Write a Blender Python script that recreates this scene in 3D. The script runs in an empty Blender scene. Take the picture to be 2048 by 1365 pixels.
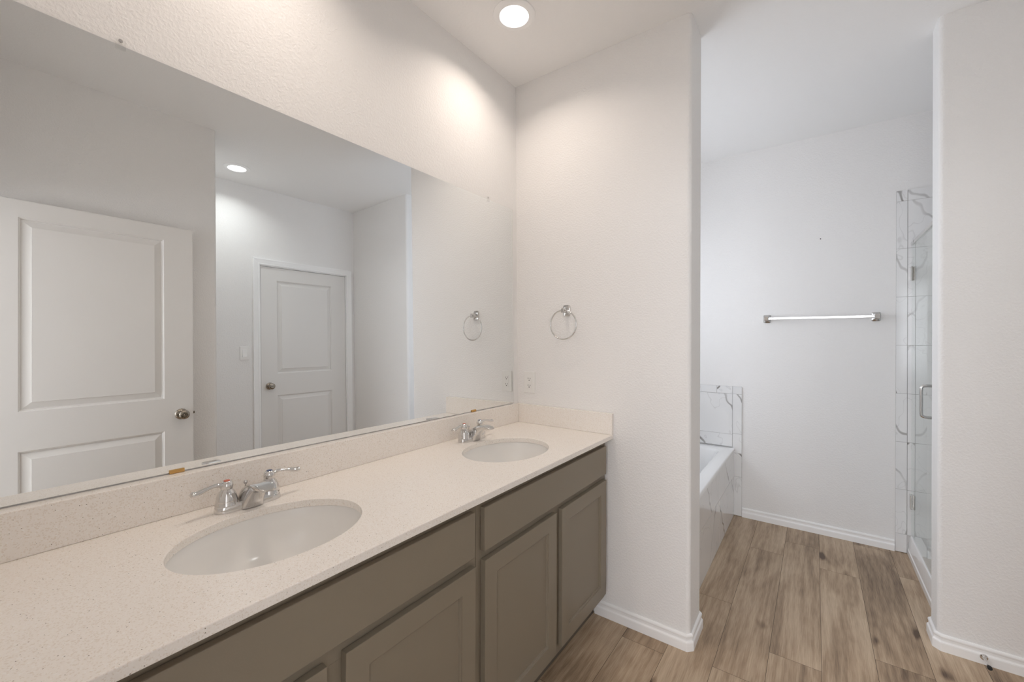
import bpy, bmesh, math, random
from mathutils import Vector, Matrix
random.seed(7)
PI = math.pi
sc = bpy.context.scene
COL = sc.collection

# ------------------------------------------------------------------ camera
CAM = Vector((1.3363, -1.8991, 1.3363)); YAW = 0.62884; ROLL = 0.00314
cd = bpy.data.cameras.new('camera'); cam = bpy.data.objects.new('camera', cd); COL.objects.link(cam)
cd.sensor_fit = 'HORIZONTAL'; cd.sensor_width = 36.0
cd.lens = 835.04 / 2048 * 36.0
cd.shift_x = (1024 - 1022.73) / 2048; cd.shift_y = (678.36 - 682.5) / 2048
cd.clip_start = 0.01
fw = Vector((-math.sin(YAW), math.cos(YAW), 0)); rt = Vector((math.cos(YAW), math.sin(YAW), 0)); up = Vector((0, 0, 1))
r2 = (rt + ROLL * up).normalized(); u2 = (up - ROLL * rt).normalized()
m = Matrix.Identity(4)
for i in range(3):
    m[i][0] = r2[i]; m[i][1] = u2[i]; m[i][2] = -fw[i]; m[i][3] = CAM[i]
cam.matrix_world = m
sc.camera = cam

# ------------------------------------------------------------------ light levels and exposure
SKY = (0.93, 0.95, 1.0); SKY_STRENGTH = 9.1
WARM = (1.0, 0.865, 0.755); VANITY_LAMP = 2.5
NEUTRAL = (0.97, 1.0, 0.985); HALL_LAMP = 2.5
sc.view_settings.view_transform = 'Standard'; sc.view_settings.look = 'None'
sc.view_settings.exposure = 0.11; sc.view_settings.gamma = 1.0; sc.view_settings.use_curve_mapping = False
cy = sc.cycles
cy.max_bounces = 14; cy.diffuse_bounces = 10; cy.glossy_bounces = 8; cy.transmission_bounces = 8; cy.transparent_max_bounces = 12
cy.sample_clamp_indirect = 6.0; cy.sample_clamp_direct = 0.0
cy.use_denoising = True; cy.caustics_reflective = True; cy.blur_glossy = 0.5
w = bpy.data.worlds.new('world'); sc.world = w; w.use_nodes = True
bgn = w.node_tree.nodes['Background']; bgn.inputs[0].default_value = (*SKY, 1); bgn.inputs[1].default_value = SKY_STRENGTH


def portal(name, loc, rot, sx, sy):
    l = bpy.data.lights.new(name, 'AREA'); l.shape = 'RECTANGLE'; l.size = sx; l.size_y = sy
    l.cycles.is_portal = True
    o = bpy.data.objects.new(name, l); COL.objects.link(o); o.location = loc; o.rotation_euler = rot
    return o


portal('tub_window_daylight', (-0.06, 0.83, 1.67), (0, -PI / 2, 0), 0.92, 1.06)
portal('bedroom_fill_daylight', (1.2, -5.46, 1.50), (PI / 2, 0, 0), 2.8, 1.56)  # added unseen window, sends fill daylight through the doorway

# ------------------------------------------------------------------ geometry numbers
H = 2.7432
YF = 1.680      # far wall of the tub room
XP = 0.9054     # end of the partition
XR = 1.768; YR = 0.653   # stub wall by the shower
XW = 2.654      # closet door wall
XN = 1.799; YN = -0.867  # wall behind the camera's right shoulder
YB = -1.93      # wall with the doorway the picture is taken from
ZC = 0.882      # counter top
EE, TT = -0.01176, 0.0121


def wx(y, z):   # face of the slightly out-of-plumb mirror wall
    return -EE * y - TT * (z - 1)


# ------------------------------------------------------------------ materials
def newmat(name):
    mt = bpy.data.materials.new(name); mt.use_nodes = True
    nt = mt.node_tree; b = nt.nodes['Principled BSDF']
    return mt, nt, b


def N(nt, t, **kw):
    n = nt.nodes.new(t)
    for k, v in kw.items():
        if k.startswith('i_'):
            n.inputs[int(k[2:])].default_value = v
        else:
            setattr(n, k, v)
    return n


def L(nt, a, b):
    nt.links.new(a, b)


def setp(b, col=None, rough=None, metal=None, spec=None):
    if col: b.inputs['Base Color'].default_value = (*col, 1)
    if rough is not None: b.inputs['Roughness'].default_value = rough
    if metal is not None: b.inputs['Metallic'].default_value = metal
    if spec is not None: b.inputs['Specular IOR Level'].default_value = spec


def simple(name, col, rough=0.5, metal=0.0, spec=0.5, bump=0, scale=200):
    mt, nt, b = newmat(name); setp(b, col, rough, metal, spec)
    tc = N(nt, 'ShaderNodeTexCoord'); n = N(nt, 'ShaderNodeTexNoise'); n.inputs['Scale'].default_value = scale
    L(nt, tc.outputs['Object'], n.inputs['Vector'])
    rr = N(nt, 'ShaderNodeMapRange'); rr.inputs[3].default_value = rough * 0.92; rr.inputs[4].default_value = rough * 1.08
    L(nt, n.outputs['Fac'], rr.inputs[0]); L(nt, rr.outputs[0], b.inputs['Roughness'])
    if bump:
        bp = N(nt, 'ShaderNodeBump'); bp.inputs['Strength'].default_value = 0.5; bp.inputs['Distance'].default_value = bump
        L(nt, n.outputs['Fac'], bp.inputs['Height']); L(nt, bp.outputs[0], b.inputs['Normal'])
    return mt


def paint(name, col, s1=120, dist=0.0010, strength=0.55):
    mt, nt, b = newmat(name); setp(b, col, 0.75, 0, 0.3)
    tc = N(nt, 'ShaderNodeTexCoord')
    n1 = N(nt, 'ShaderNodeTexNoise'); n1.inputs['Scale'].default_value = s1; n1.inputs['Detail'].default_value = 3
    n2 = N(nt, 'ShaderNodeTexNoise'); n2.inputs['Scale'].default_value = s1 * 2.7
    L(nt, tc.outputs['Object'], n1.inputs['Vector']); L(nt, tc.outputs['Object'], n2.inputs['Vector'])
    mr = N(nt, 'ShaderNodeMapRange'); mr.inputs[1].default_value = 0.42; mr.inputs[2].default_value = 0.62
    L(nt, n1.outputs['Fac'], mr.inputs[0])
    ad = N(nt, 'ShaderNodeMath', operation='MULTIPLY_ADD'); ad.inputs[1].default_value = 0.35
    L(nt, n2.outputs['Fac'], ad.inputs[0]); L(nt, mr.outputs[0], ad.inputs[2])
    bp = N(nt, 'ShaderNodeBump'); bp.inputs['Strength'].default_value = strength; bp.inputs['Distance'].default_value = dist
    L(nt, ad.outputs[0], bp.inputs['Height']); L(nt, bp.outputs[0], b.inputs['Normal'])
    return mt


def marble(name):
    mt, nt, b = newmat(name); setp(b, None, 0.12, 0, 0.5)
    uv = N(nt, 'ShaderNodeUVMap')
    mp = N(nt, 'ShaderNodeMapping'); mp.inputs['Rotation'].default_value = (0, 0, 0.7); mp.inputs['Scale'].default_value = (1.0, 0.8, 1)
    L(nt, uv.outputs[0], mp.inputs[0])

    def vein(scale, width, detail, dis):
        n = N(nt, 'ShaderNodeTexNoise'); n.inputs['Scale'].default_value = scale; n.inputs['Detail'].default_value = detail
        n.inputs['Roughness'].default_value = 0.62; n.inputs['Distortion'].default_value = dis
        L(nt, mp.outputs[0], n.inputs['Vector'])
        s = N(nt, 'ShaderNodeMath', operation='SUBTRACT'); s.inputs[1].default_value = 0.5; L(nt, n.outputs['Fac'], s.inputs[0])
        a = N(nt, 'ShaderNodeMath', operation='ABSOLUTE'); L(nt, s.outputs[0], a.inputs[0])
        r = N(nt, 'ShaderNodeMapRange'); r.inputs[1].default_value = 0.0; r.inputs[2].default_value = width
        r.inputs[3].default_value = 1; r.inputs[4].default_value = 0
        L(nt, a.outputs[0], r.inputs[0]); return r.outputs[0]
    wv = N(nt, 'ShaderNodeTexWave'); wv.inputs['Scale'].default_value = 0.85; wv.inputs['Distortion'].default_value = 2.6; wv.inputs['Detail'].default_value = 4.0
    wv.inputs['Detail Scale'].default_value = 1.6; wv.inputs['Detail Roughness'].default_value = 0.7
    L(nt, mp.outputs[0], wv.inputs['Vector'])
    wr = N(nt, 'ShaderNodeMapRange'); wr.inputs[1].default_value = 0.9955; wr.inputs[2].default_value = 0.9998; L(nt, wv.outputs['Fac'], wr.inputs[0])
    v1 = wr.outputs[0]; v2 = vein(3.0, 0.0055, 3.0, 0.3)
    msk = N(nt, 'ShaderNodeTexNoise'); msk.inputs['Scale'].default_value = 2.6; L(nt, uv.outputs[0], msk.inputs['Vector'])
    mm = N(nt, 'ShaderNodeMapRange'); mm.inputs[1].default_value = 0.34; mm.inputs[2].default_value = 0.60; L(nt, msk.outputs['Fac'], mm.inputs[0])
    a1 = N(nt, 'ShaderNodeMath', operation='MULTIPLY'); L(nt, v1, a1.inputs[0]); L(nt, mm.outputs[0], a1.inputs[1])
    a2 = N(nt, 'ShaderNodeMath', operation='MULTIPLY'); L(nt, v2, a2.inputs[0]); a2.inputs[1].default_value = 0.22
    cl = N(nt, 'ShaderNodeTexNoise'); cl.inputs['Scale'].default_value = 3.0; cl.inputs['Detail'].default_value = 4; L(nt, mp.outputs[0], cl.inputs['Vector'])
    base = N(nt, 'ShaderNodeMix', data_type='RGBA'); base.inputs[6].default_value = (0.84, 0.84, 0.84, 1); base.inputs[7].default_value = (0.76, 0.76, 0.765, 1)
    cr = N(nt, 'ShaderNodeMapRange'); cr.inputs[1].default_value = 0.5; cr.inputs[2].default_value = 0.75; L(nt, cl.outputs['Fac'], cr.inputs[0])
    L(nt, cr.outputs[0], base.inputs[0])
    x1 = N(nt, 'ShaderNodeMix', data_type='RGBA'); x1.inputs[7].default_value = (0.30, 0.29, 0.28, 1)
    L(nt, base.outputs[2], x1.inputs[6]); L(nt, a2.outputs[0], x1.inputs[0])
    x2 = N(nt, 'ShaderNodeMix', data_type='RGBA'); x2.inputs[7].default_value = (0.25, 0.235, 0.22, 1)
    L(nt, x1.outputs[2], x2.inputs[6]); L(nt, a1.outputs[0], x2.inputs[0])
    L(nt, x2.outputs[2], b.inputs['Base Color'])
    return mt


def quartz():
    mt, nt, b = newmat('quartz'); setp(b, None, 0.22, 0, 0.5)
    tc = N(nt, 'ShaderNodeTexCoord')
    v = N(nt, 'ShaderNodeTexVoronoi'); v.inputs['Scale'].default_value = 480; L(nt, tc.outputs['Object'], v.inputs['Vector'])
    v2 = N(nt, 'ShaderNodeTexVoronoi'); v2.inputs['Scale'].default_value = 190; L(nt, tc.outputs['Object'], v2.inputs['Vector'])
    sx = N(nt, 'ShaderNodeSeparateColor'); L(nt, v.outputs['Color'], sx.inputs[0])
    cr = N(nt, 'ShaderNodeValToRGB'); e = cr.color_ramp.elements
    cr.color_ramp.interpolation = 'CONSTANT'
    e[0].position = 0; e[0].color = (0.80, 0.735, 0.665, 1)
    e[1].position = 0.12; e[1].color = (0.885, 0.84, 0.79, 1)
    for p, c in ((0.72, (0.90, 0.86, 0.815, 1)), (0.93, (0.83, 0.77, 0.705, 1)), (0.975, (0.92, 0.90, 0.87, 1))):
        x = e.new(p); x.color = c
    L(nt, sx.outputs[0], cr.inputs[0])
    s2 = N(nt, 'ShaderNodeSeparateColor'); L(nt, v2.outputs['Color'], s2.inputs[0])
    g1 = N(nt, 'ShaderNodeMath', operation='GREATER_THAN'); g1.inputs[1].default_value = 0.90; L(nt, s2.outputs[1], g1.inputs[0])
    g2 = N(nt, 'ShaderNodeMath', operation='LESS_THAN'); g2.inputs[1].default_value = 0.17; L(nt, v2.outputs['Distance'], g2.inputs[0])
    g = N(nt, 'ShaderNodeMath', operation='MULTIPLY'); L(nt, g1.outputs[0], g.inputs[0]); L(nt, g2.outputs[0], g.inputs[1])
    mx = N(nt, 'ShaderNodeMix', data_type='RGBA'); mx.inputs[7].default_value = (0.20, 0.165, 0.13, 1)
    L(nt, g.outputs[0], mx.inputs[0]); L(nt, cr.outputs[0], mx.inputs[6]); L(nt, mx.outputs[2], b.inputs['Base Color'])
    return mt


def planks():
    mt, nt, b = newmat('vinyl_plank'); setp(b, None, 0.42, 0, 0.4)
    uv = N(nt, 'ShaderNodeUVMap')
    at = N(nt, 'ShaderNodeAttribute'); at.attribute_name = 'tone'
    mp = N(nt, 'ShaderNodeMapping'); mp.inputs['Scale'].default_value = (48, 2.2, 1); L(nt, uv.outputs[0], mp.inputs[0])
    n1 = N(nt, 'ShaderNodeTexNoise'); n1.inputs['Scale'].default_value = 1.0; n1.inputs['Detail'].default_value = 5; n1.inputs['Distortion'].default_value = 0.25
    L(nt, mp.outputs[0], n1.inputs['Vector'])
    mp2 = N(nt, 'ShaderNodeMapping'); mp2.inputs['Scale'].default_value = (240, 12, 1); L(nt, uv.outputs[0], mp2.inputs[0])
    n2 = N(nt, 'ShaderNodeTexNoise'); n2.inputs['Scale'].default_value = 1.0; n2.inputs['Detail'].default_value = 3; L(nt, mp2.outputs[0], n2.inputs['Vector'])
    mp3 = N(nt, 'ShaderNodeMapping'); mp3.inputs['Scale'].default_value = (8.0, 1.7, 1); L(nt, uv.outputs[0], mp3.inputs[0])
    n3 = N(nt, 'ShaderNodeTexNoise'); n3.inputs['Scale'].default_value = 1.0; n3.inputs['Detail'].default_value = 3; n3.inputs['Distortion'].default_value = 0.8
    L(nt, mp3.outputs[0], n3.inputs['Vector'])
    # cathedral grain
    mpw = N(nt, 'ShaderNodeMapping'); mpw.inputs['Scale'].default_value = (3.0, 0.35, 1); L(nt, uv.outputs[0], mpw.inputs[0])
    wv = N(nt, 'ShaderNodeTexWave'); wv.inputs['Scale'].default_value = 3.2; wv.inputs['Distortion'].default_value = 9; wv.inputs['Detail'].default_value = 3; wv.inputs['Detail Scale'].default_value = 1.3
    L(nt, mpw.outputs[0], wv.inputs['Vector'])
    # knots
    mp4 = N(nt, 'ShaderNodeMapping'); mp4.inputs['Scale'].default_value = (7.5, 3.2, 1); L(nt, uv.outputs[0], mp4.inputs[0])
    nd = N(nt, 'ShaderNodeTexNoise'); nd.inputs['Scale'].default_value = 2.2; nd.inputs['Detail'].default_value = 2; L(nt, mp4.outputs[0], nd.inputs['Vector'])
    ndm = N(nt, 'ShaderNodeVectorMath', operation='MULTIPLY_ADD'); ndm.inputs[1].default_value = (0.35, 0.35, 0); L(nt, nd.outputs['Color'], ndm.inputs[0]); L(nt, mp4.outputs[0], ndm.inputs[2])
    vk = N(nt, 'ShaderNodeTexVoronoi'); vk.inputs['Scale'].default_value = 1.0; L(nt, ndm.outputs[0], vk.inputs['Vector'])
    ks = N(nt, 'ShaderNodeSeparateColor'); L(nt, vk.outputs['Color'], ks.inputs[0])
    kg = N(nt, 'ShaderNodeMath', operation='GREATER_THAN'); kg.inputs[1].default_value = 0.66; L(nt, ks.outputs[0], kg.inputs[0])
    kr = N(nt, 'ShaderNodeMapRange', interpolation_type='SMOOTHSTEP'); kr.inputs[1].default_value = 0.02; kr.inputs[2].default_value = 0.24; kr.inputs[3].default_value = 0.85; kr.inputs[4].default_value = 0
    L(nt, vk.outputs['Distance'], kr.inputs[0])
    kk = N(nt, 'ShaderNodeMath', operation='MULTIPLY'); L(nt, kg.outputs[0], kk.inputs[0]); L(nt, kr.outputs[0], kk.inputs[1])

    ramp = N(nt, 'ShaderNodeValToRGB'); e = ramp.color_ramp.elements
    e[0].position = 0.0; e[0].color = (0.105, 0.064, 0.040, 1)
    e[1].position = 1.0; e[1].color = (0.64, 0.51, 0.37, 1)
    x = e.new(0.5); x.color = (0.40, 0.29, 0.193, 1)
    # mix signals

    def madd(a, k, c):
        q = N(nt, 'ShaderNodeMath', operation='MULTIPLY_ADD'); L(nt, a, q.inputs[0]); q.inputs[1].default_value = k
        if isinstance(c, float): q.inputs[2].default_value = c
        else: L(nt, c, q.inputs[2])
        return q.outputs[0]
    s = madd(n1.outputs['Fac'], 0.40, -0.84)
    s = madd(n2.outputs['Fac'], 0.60, s)
    s = madd(n3.outputs['Fac'], 1.15, s)
    s = madd(wv.outputs['Fac'], 0.12, s)
    s = madd(at.outputs['Fac'], 0.40, s)
    s = madd(kk.outputs[0], -0.85, s)
    L(nt, s, ramp.inputs[0]); L(nt, ramp.outputs[0], b.inputs['Base Color'])
    bp = N(nt, 'ShaderNodeBump'); bp.inputs['Strength'].default_value = 0.25; bp.inputs['Distance'].default_value = 0.0006
    L(nt, n2.outputs['Fac'], bp.inputs['Height']); L(nt, bp.outputs[0], b.inputs['Normal'])
    return mt


WALLC = (0.86, 0.852, 0.845)
M = {}
M['wall'] = paint('wall_paint', WALLC)
M['ceil'] = paint('ceiling_paint', (0.90, 0.895, 0.89), 110, 0.0007, 0.4)
M['trim'] = simple('trim_paint', (0.93, 0.93, 0.93), 0.35, 0, 0.5, 0.0001, 60)
M['door'] = simple('door_paint', (0.79, 0.775, 0.755), 0.4, 0, 0.4, 0.0002, 120)
M['cab'] = simple('cabinet_paint', (0.245, 0.208, 0.158), 0.42, 0, 0.4, 0.0002, 350)
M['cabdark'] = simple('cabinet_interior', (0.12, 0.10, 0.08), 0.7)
M['quartz'] = quartz()
M['marble'] = marble('marble_tile')
M['grout'] = simple('grout', (0.47, 0.46, 0.45), 0.9)
M['plank'] = planks()
M['gap'] = simple('plank_gap', (0.05, 0.038, 0.03), 0.9)
M['china'] = simple('vitreous_china', (0.86, 0.85, 0.83), 0.14)
M['acrylic'] = simple('white_acrylic', (0.86, 0.86, 0.86), 0.12)
M['chrome'] = simple('chrome', (0.70, 0.69, 0.68), 0.06, 1.0)
M['brushed'] = simple('brushed_chrome', (0.66, 0.655, 0.65), 0.26, 1.0)
M['nickel'] = simple('satin_nickel', (0.36, 0.32, 0.27), 0.27, 1.0)
M['mirror'] = simple('mirror_silver', (0.865, 0.885, 0.89), 0.0, 1.0)
M['mirror'].node_tree.nodes['Principled BSDF'].inputs['Roughness'].default_value = 0.0
for l_ in list(M['mirror'].node_tree.links):
    if l_.to_socket.name == 'Roughness': M['mirror'].node_tree.links.remove(l_)
M['medge'] = simple('mirror_edge', (0.10, 0.12, 0.11), 0.3)
M['brass'] = simple('brass', (0.62, 0.38, 0.14), 0.3, 1.0)
M['plate'] = simple('white_plastic', (0.84, 0.83, 0.81), 0.3)
M['black'] = simple('black_rubber', (0.02, 0.02, 0.02), 0.6)
M['slot'] = simple('dark_slot', (0.03, 0.03, 0.03), 0.8)
M['red'] = simple('red_cap', (0.60, 0.16, 0.10), 0.3)
M['blue'] = simple('blue_cap', (0.10, 0.13, 0.24), 0.3)
M['brown'] = simple('bedroom_carpet', (0.55, 0.52, 0.48), 0.95)


def glassmat(name, col, edge=0.0):
    mt = bpy.data.materials.new(name); mt.use_nodes = True; nt = mt.node_tree
    nt.nodes.remove(nt.nodes['Principled BSDF']); out = nt.nodes['Material Output']
    tr = N(nt, 'ShaderNodeBsdfTransparent'); tr.inputs[0].default_value = (*col, 1)
    gl = N(nt, 'ShaderNodeBsdfGlossy'); gl.inputs['Roughness'].default_value = 0.0; gl.inputs[0].default_value = (0.95, 0.97, 0.96, 1)
    fr = N(nt, 'ShaderNodeFresnel'); fr.inputs[0].default_value = 1.45
    ge = N(nt, 'ShaderNodeNewGeometry'); iv = N(nt, 'ShaderNodeMath', operation='SUBTRACT'); iv.inputs[0].default_value = 1.0; L(nt, ge.outputs['Backfacing'], iv.inputs[1])
    ff = N(nt, 'ShaderNodeMath', operation='MULTIPLY'); L(nt, fr.outputs[0], ff.inputs[0]); L(nt, iv.outputs[0], ff.inputs[1])
    mx = N(nt, 'ShaderNodeMixShader'); L(nt, ff.outputs[0], mx.inputs[0]); L(nt, tr.outputs[0], mx.inputs[1]); L(nt, gl.outputs[0], mx.inputs[2])
    L(nt, mx.outputs[0], out.inputs[0]); return mt


M['glass'] = glassmat('clear_glass', (0.975, 0.985, 0.98))
M['windowglass'] = glassmat('dimming_window_glass', (0.71, 0.722, 0.735))  # grey tint added to weaken daylight from the unseen tub window
M['clear'] = glassmat('clear_plastic', (0.985, 0.985, 0.985))


def emis(name, col, st):
    mt = bpy.data.materials.new(name); mt.use_nodes = True; nt = mt.node_tree
    nt.nodes.remove(nt.nodes['Principled BSDF']); e = N(nt, 'ShaderNodeEmission'); e.inputs[0].default_value = (*col, 1); e.inputs[1].default_value = st
    L(nt, e.outputs[0], nt.nodes['Material Output'].inputs[0]); return mt


M['lampwarm'] = emis('warm_diffuser', (1, 0.97, 0.93), 4.0)
M['lampneutral'] = emis('neutral_diffuser', (1, 0.98, 0.96), 4.0)


# ------------------------------------------------------------------ object helpers
def obj(name, bm, mats, parent=None, smooth=None, bevel=None, label=None, segs=2):
    me = bpy.data.meshes.new(name)
    bmesh.ops.recalc_face_normals(bm, faces=bm.faces)
    bm.to_mesh(me); bm.free()
    if not isinstance(mats, (list, tuple)): mats = [mats]
    for x in mats: me.materials.append(M[x] if isinstance(x, str) else x)
    o = bpy.data.objects.new(name, me); COL.objects.link(o)
    if parent: o.parent = parent
    if smooth is not None:
        for p in me.polygons: p.use_smooth = True
        me.set_sharp_from_angle(angle=math.radians(smooth))
    if bevel:
        b = o.modifiers.new('bevel', 'BEVEL'); b.width = bevel; b.segments = segs; b.limit_method = 'ANGLE'; b.angle_limit = math.radians(40)
        b.harden_normals = False
    if label: o['label'] = label
    return o


def thing(name, label, cat, loc=(0, 0, 0), group=None):
    o = bpy.data.objects.new(name, None); COL.objects.link(o); o.location = loc
    o.empty_display_size = 0.05
    return tag(o, label, cat, group)


def tag(o, label, cat, group=None):
    o['label'] = label; o['category'] = cat
    if group: o['group'] = group
    return o


def struct(name, bm, mats, smooth=None, bevel=None, label=None, cat=None):
    o = obj(name, bm, mats, None, smooth, bevel); o['kind'] = 'structure'
    if label: o['label'] = label
    if cat: o['category'] = cat
    return o


def copy_tree(o, parent=None):
    c = o.copy(); COL.objects.link(c)
    if parent: c.parent = parent
    for ch in list(o.children): copy_tree(ch, c)
    return c


def box(bm, x0, x1, y0, y1, z0, z1, mi=0):
    vs = [bm.verts.new((x, y, z)) for x in (x0, x1) for y in (y0, y1) for z in (z0, z1)]
    fs = []
    for f in ((0, 1, 3, 2), (4, 6, 7, 5), (0, 4, 5, 1), (2, 3, 7, 6), (0, 2, 6, 4), (1, 5, 7, 3)):
        q = bm.faces.new([vs[i] for i in f]); q.material_index = mi; fs.append(q)
    return vs


def prism(bm, pts, z0, z1, mi=0):
    a = [bm.verts.new((x, y, z0)) for x, y in pts]; b = [bm.verts.new((x, y, z1)) for x, y in pts]
    n = len(pts)
    for i in range(n):
        bm.faces.new((a[i], a[(i + 1) % n], b[(i + 1) % n], b[i])).material_index = mi
    bm.faces.new(a[::-1]).material_index = mi; bm.faces.new(b).material_index = mi


def prism_axis(bm, prof, ax, a0, a1, mi=0):
    """extrude a 2D profile along an axis; prof coordinates are the other two axes in xyz order"""
    def P(u, v, w):
        return (w, u, v) if ax == 'x' else ((u, w, v) if ax == 'y' else (u, v, w))
    a = [bm.verts.new(P(u, v, a0)) for u, v in prof]; b = [bm.verts.new(P(u, v, a1)) for u, v in prof]
    n = len(prof)
    for i in range(n):
        bm.faces.new((a[i], a[(i + 1) % n], b[(i + 1) % n], b[i])).material_index = mi
    bm.faces.new(a[::-1]).material_index = mi; bm.faces.new(b).material_index = mi


def arc(cx, cy, r, a0, a1, n=10):
    return [(cx + r * math.cos(math.radians(a0 + (a1 - a0) * i / n)), cy + r * math.sin(math.radians(a0 + (a1 - a0) * i / n))) for i in range(n + 1)]


def lathe(bm, prof, org=(0, 0, 0), axis='z', n=32, mi=0, sx=1, sy=1):
    """prof: (r, h) pairs"""
    rings = []
    for r, h in prof:
        ring = []
        for i in range(n):
            a = 2 * PI * i / n; u, v = r * math.cos(a) * sx, r * math.sin(a) * sy
            p = {'z': (u, v, h), 'x': (h, u, v), 'y': (u, h, v), '-y': (u, -h, v), '-x': (-h, u, v)}[axis]
            ring.append(bm.verts.new((org[0] + p[0], org[1] + p[1], org[2] + p[2])))
        rings.append(ring)
    for a, b in zip(rings, rings[1:]):
        for i in range(n):
            bm.faces.new((a[i], a[(i + 1) % n], b[(i + 1) % n], b[i])).material_index = mi
    if prof[0][0] > 1e-6: bm.faces.new(rings[0][::-1]).material_index = mi
    if prof[-1][0] > 1e-6: bm.faces.new(rings[-1]).material_index = mi


def loft(bm, rings, cap0=True, cap1=True, mi=0):
    R = [[bm.verts.new(p) for p in r] for r in rings]; n = len(R[0])
    for a, b in zip(R, R[1:]):
        for i in range(n):
            bm.faces.new((a[i], a[(i + 1) % n], b[(i + 1) % n], b[i])).material_index = mi
    if cap0: bm.faces.new(R[0][::-1]).material_index = mi
    if cap1: bm.faces.new(R[-1]).material_index = mi
    return R


def tube(bm, pts, radii, n=14, mi=0, flat=1.0, upv=Vector((0, 0, 1))):
    pts = [Vector(p) for p in pts]
    if not isinstance(radii, (list, tuple)): radii = [radii] * len(pts)
    rings = []
    for i, p in enumerate(pts):
        d = (pts[min(i + 1, len(pts) - 1)] - pts[max(i - 1, 0)]).normalized()
        s = d.cross(upv)
        if s.length < 1e-4: s = d.cross(Vector((1, 0, 0)))
        s.normalize(); u = s.cross(d).normalized()
        rings.append([p + s * radii[i] * math.cos(2 * PI * k / n) + u * radii[i] * flat * math.sin(2 * PI * k / n) for k in range(n)])
    loft(bm, rings, mi=mi)


def spline(pts, k=6):
    pts = [Vector(p) for p in pts]; out = []
    for i in range(len(pts) - 1):
        p0 = pts[max(i - 1, 0)]; p1 = pts[i]; p2 = pts[i + 1]; p3 = pts[min(i + 2, len(pts) - 1)]
        for j in range(k):
            t = j / k
            out.append(0.5 * ((2 * p1) + (-p0 + p2) * t + (2 * p0 - 5 * p1 + 4 * p2 - p3) * t * t + (-p0 + 3 * p1 - 3 * p2 + p3) * t ** 3))
    out.append(pts[-1]); return out


def superell(cx, cy, a, b, n, e, z):
    r = []
    for i in range(n):
        t = 2 * PI * i / n; c, s = math.cos(t), math.sin(t)
        r.append((cx + a * math.copysign(abs(c) ** (2 / e), c), cy + b * math.copysign(abs(s) ** (2 / e), s), z))
    return r


# ------------------------------------------------------------------ panelled face (doors, cabinet doors)
def panel_face(bm, to3d, u0, u1, v0, v1, panels, rings, thick):
    """slab with its face at depth 0 in the (u,v) plane; to3d(u,v,d), d positive outwards. panels = (u0,u1,v0,v1)."""
    us = sorted({u0, u1, *[p[0] for p in panels], *[p[1] for p in panels]}); vs = sorted({v0, v1, *[p[2] for p in panels], *[p[3] for p in panels]})
    cache = {}

    def V(u, v, d):
        k = (round(u, 5), round(v, 5), round(d, 5))
        if k not in cache: cache[k] = bm.verts.new(to3d(u, v, d))
        return cache[k]
    for i in range(len(us) - 1):
        for j in range(len(vs) - 1):
            a, b, c, d = us[i], us[i + 1], vs[j], vs[j + 1]
            if any(p[0] <= a + 1e-6 and p[1] >= b - 1e-6 and p[2] <= c + 1e-6 and p[3] >= d - 1e-6 for p in panels): continue
            bm.faces.new((V(a, c, 0), V(b, c, 0), V(b, d, 0), V(a, d, 0)))
    for p in panels:
        prev = None
        # outer loop must share grid verts; panels here always line up with single cells
        for ins, dep in rings:
            q = [V(p[0] + ins, p[2] + ins, dep), V(p[1] - ins, p[2] + ins, dep), V(p[1] - ins, p[3] - ins, dep), V(p[0] + ins, p[3] - ins, dep)]
            if prev:
                for k in range(4): bm.faces.new((prev[k], prev[(k + 1) % 4], q[(k + 1) % 4], q[k]))
            prev = q
        bm.faces.new(prev)
    # sides and back
    def chain(vals): return list(zip(vals, vals[1:]))
    for a, b in chain(us):
        bm.faces.new((V(a, v0, 0), V(b, v0, 0), V(b, v0, -thick), V(a, v0, -thick)))
        bm.faces.new((V(a, v1, 0), V(b, v1, 0), V(b, v1, -thick), V(a, v1, -thick)))
    for a, b in chain(vs):
        bm.faces.new((V(u0, a, 0), V(u0, b, 0), V(u0, b, -thick), V(u0, a, -thick)))
        bm.faces.new((V(u1, a, 0), V(u1, b, 0), V(u1, b, -thick), V(u1, a, -thick)))
    for i in range(len(us) - 1):
        for j in range(len(vs) - 1):
            bm.faces.new((V(us[i], vs[j], -thick), V(us[i + 1], vs[j], -thick), V(us[i + 1], vs[j + 1], -thick), V(us[i], vs[j + 1], -thick)))


# ================================================================== THE SHELL
# floor of individually laid planks (one mesh), joints where the planks meet
bm = bmesh.new(); uvl = bm.loops.layers.uv.new('UVMap'); tl = bm.loops.layers.float.new('tone')
PW = 0.1808; PL = 1.219; X00 = 1.000
joints = {0: 1.185, -1: 0.466, -2: -0.085, 1: 0.196, 2: 1.140, 3: 0.410, 4: 1.300}
tones = {(0, 0): 0.62, (0, 1): 0.42, (1, 0): 0.5, (2, 0): 0.62, (1, 1): 0.60}
g_ = 0.0007
for r in range(-6, 10):
    xa = X00 + r * PW; xb = xa + PW
    j0 = joints.get(r, random.uniform(0, PL))
    y = j0 - 3 * PL
    k = -3
    while y < 1.72:
        ya, yb = max(y, -2.0), min(y + PL, 1.72)
        if yb > ya and xb > -0.12 and xa < 2.8:
            q = [(xa + g_, ya + g_), (xb - g_, ya + g_), (xb - g_, yb - g_), (xa + g_, yb - g_)]
            f = bm.faces.new([bm.verts.new((u, v, 0.0)) for u, v in q])
            ox, oy = random.uniform(0, 50), random.uniform(0, 50); tn = random.uniform(0.25, 0.85)
            for lp in f.loops:
                lp[uvl].uv = (lp.vert.co.x + ox, lp.vert.co.y + oy); lp[tl] = tn
        y += PL; k += 1
box(bm, -0.12, 2.8, -2.0, 1.8, -0.03, -0.0008, 1)
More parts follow.
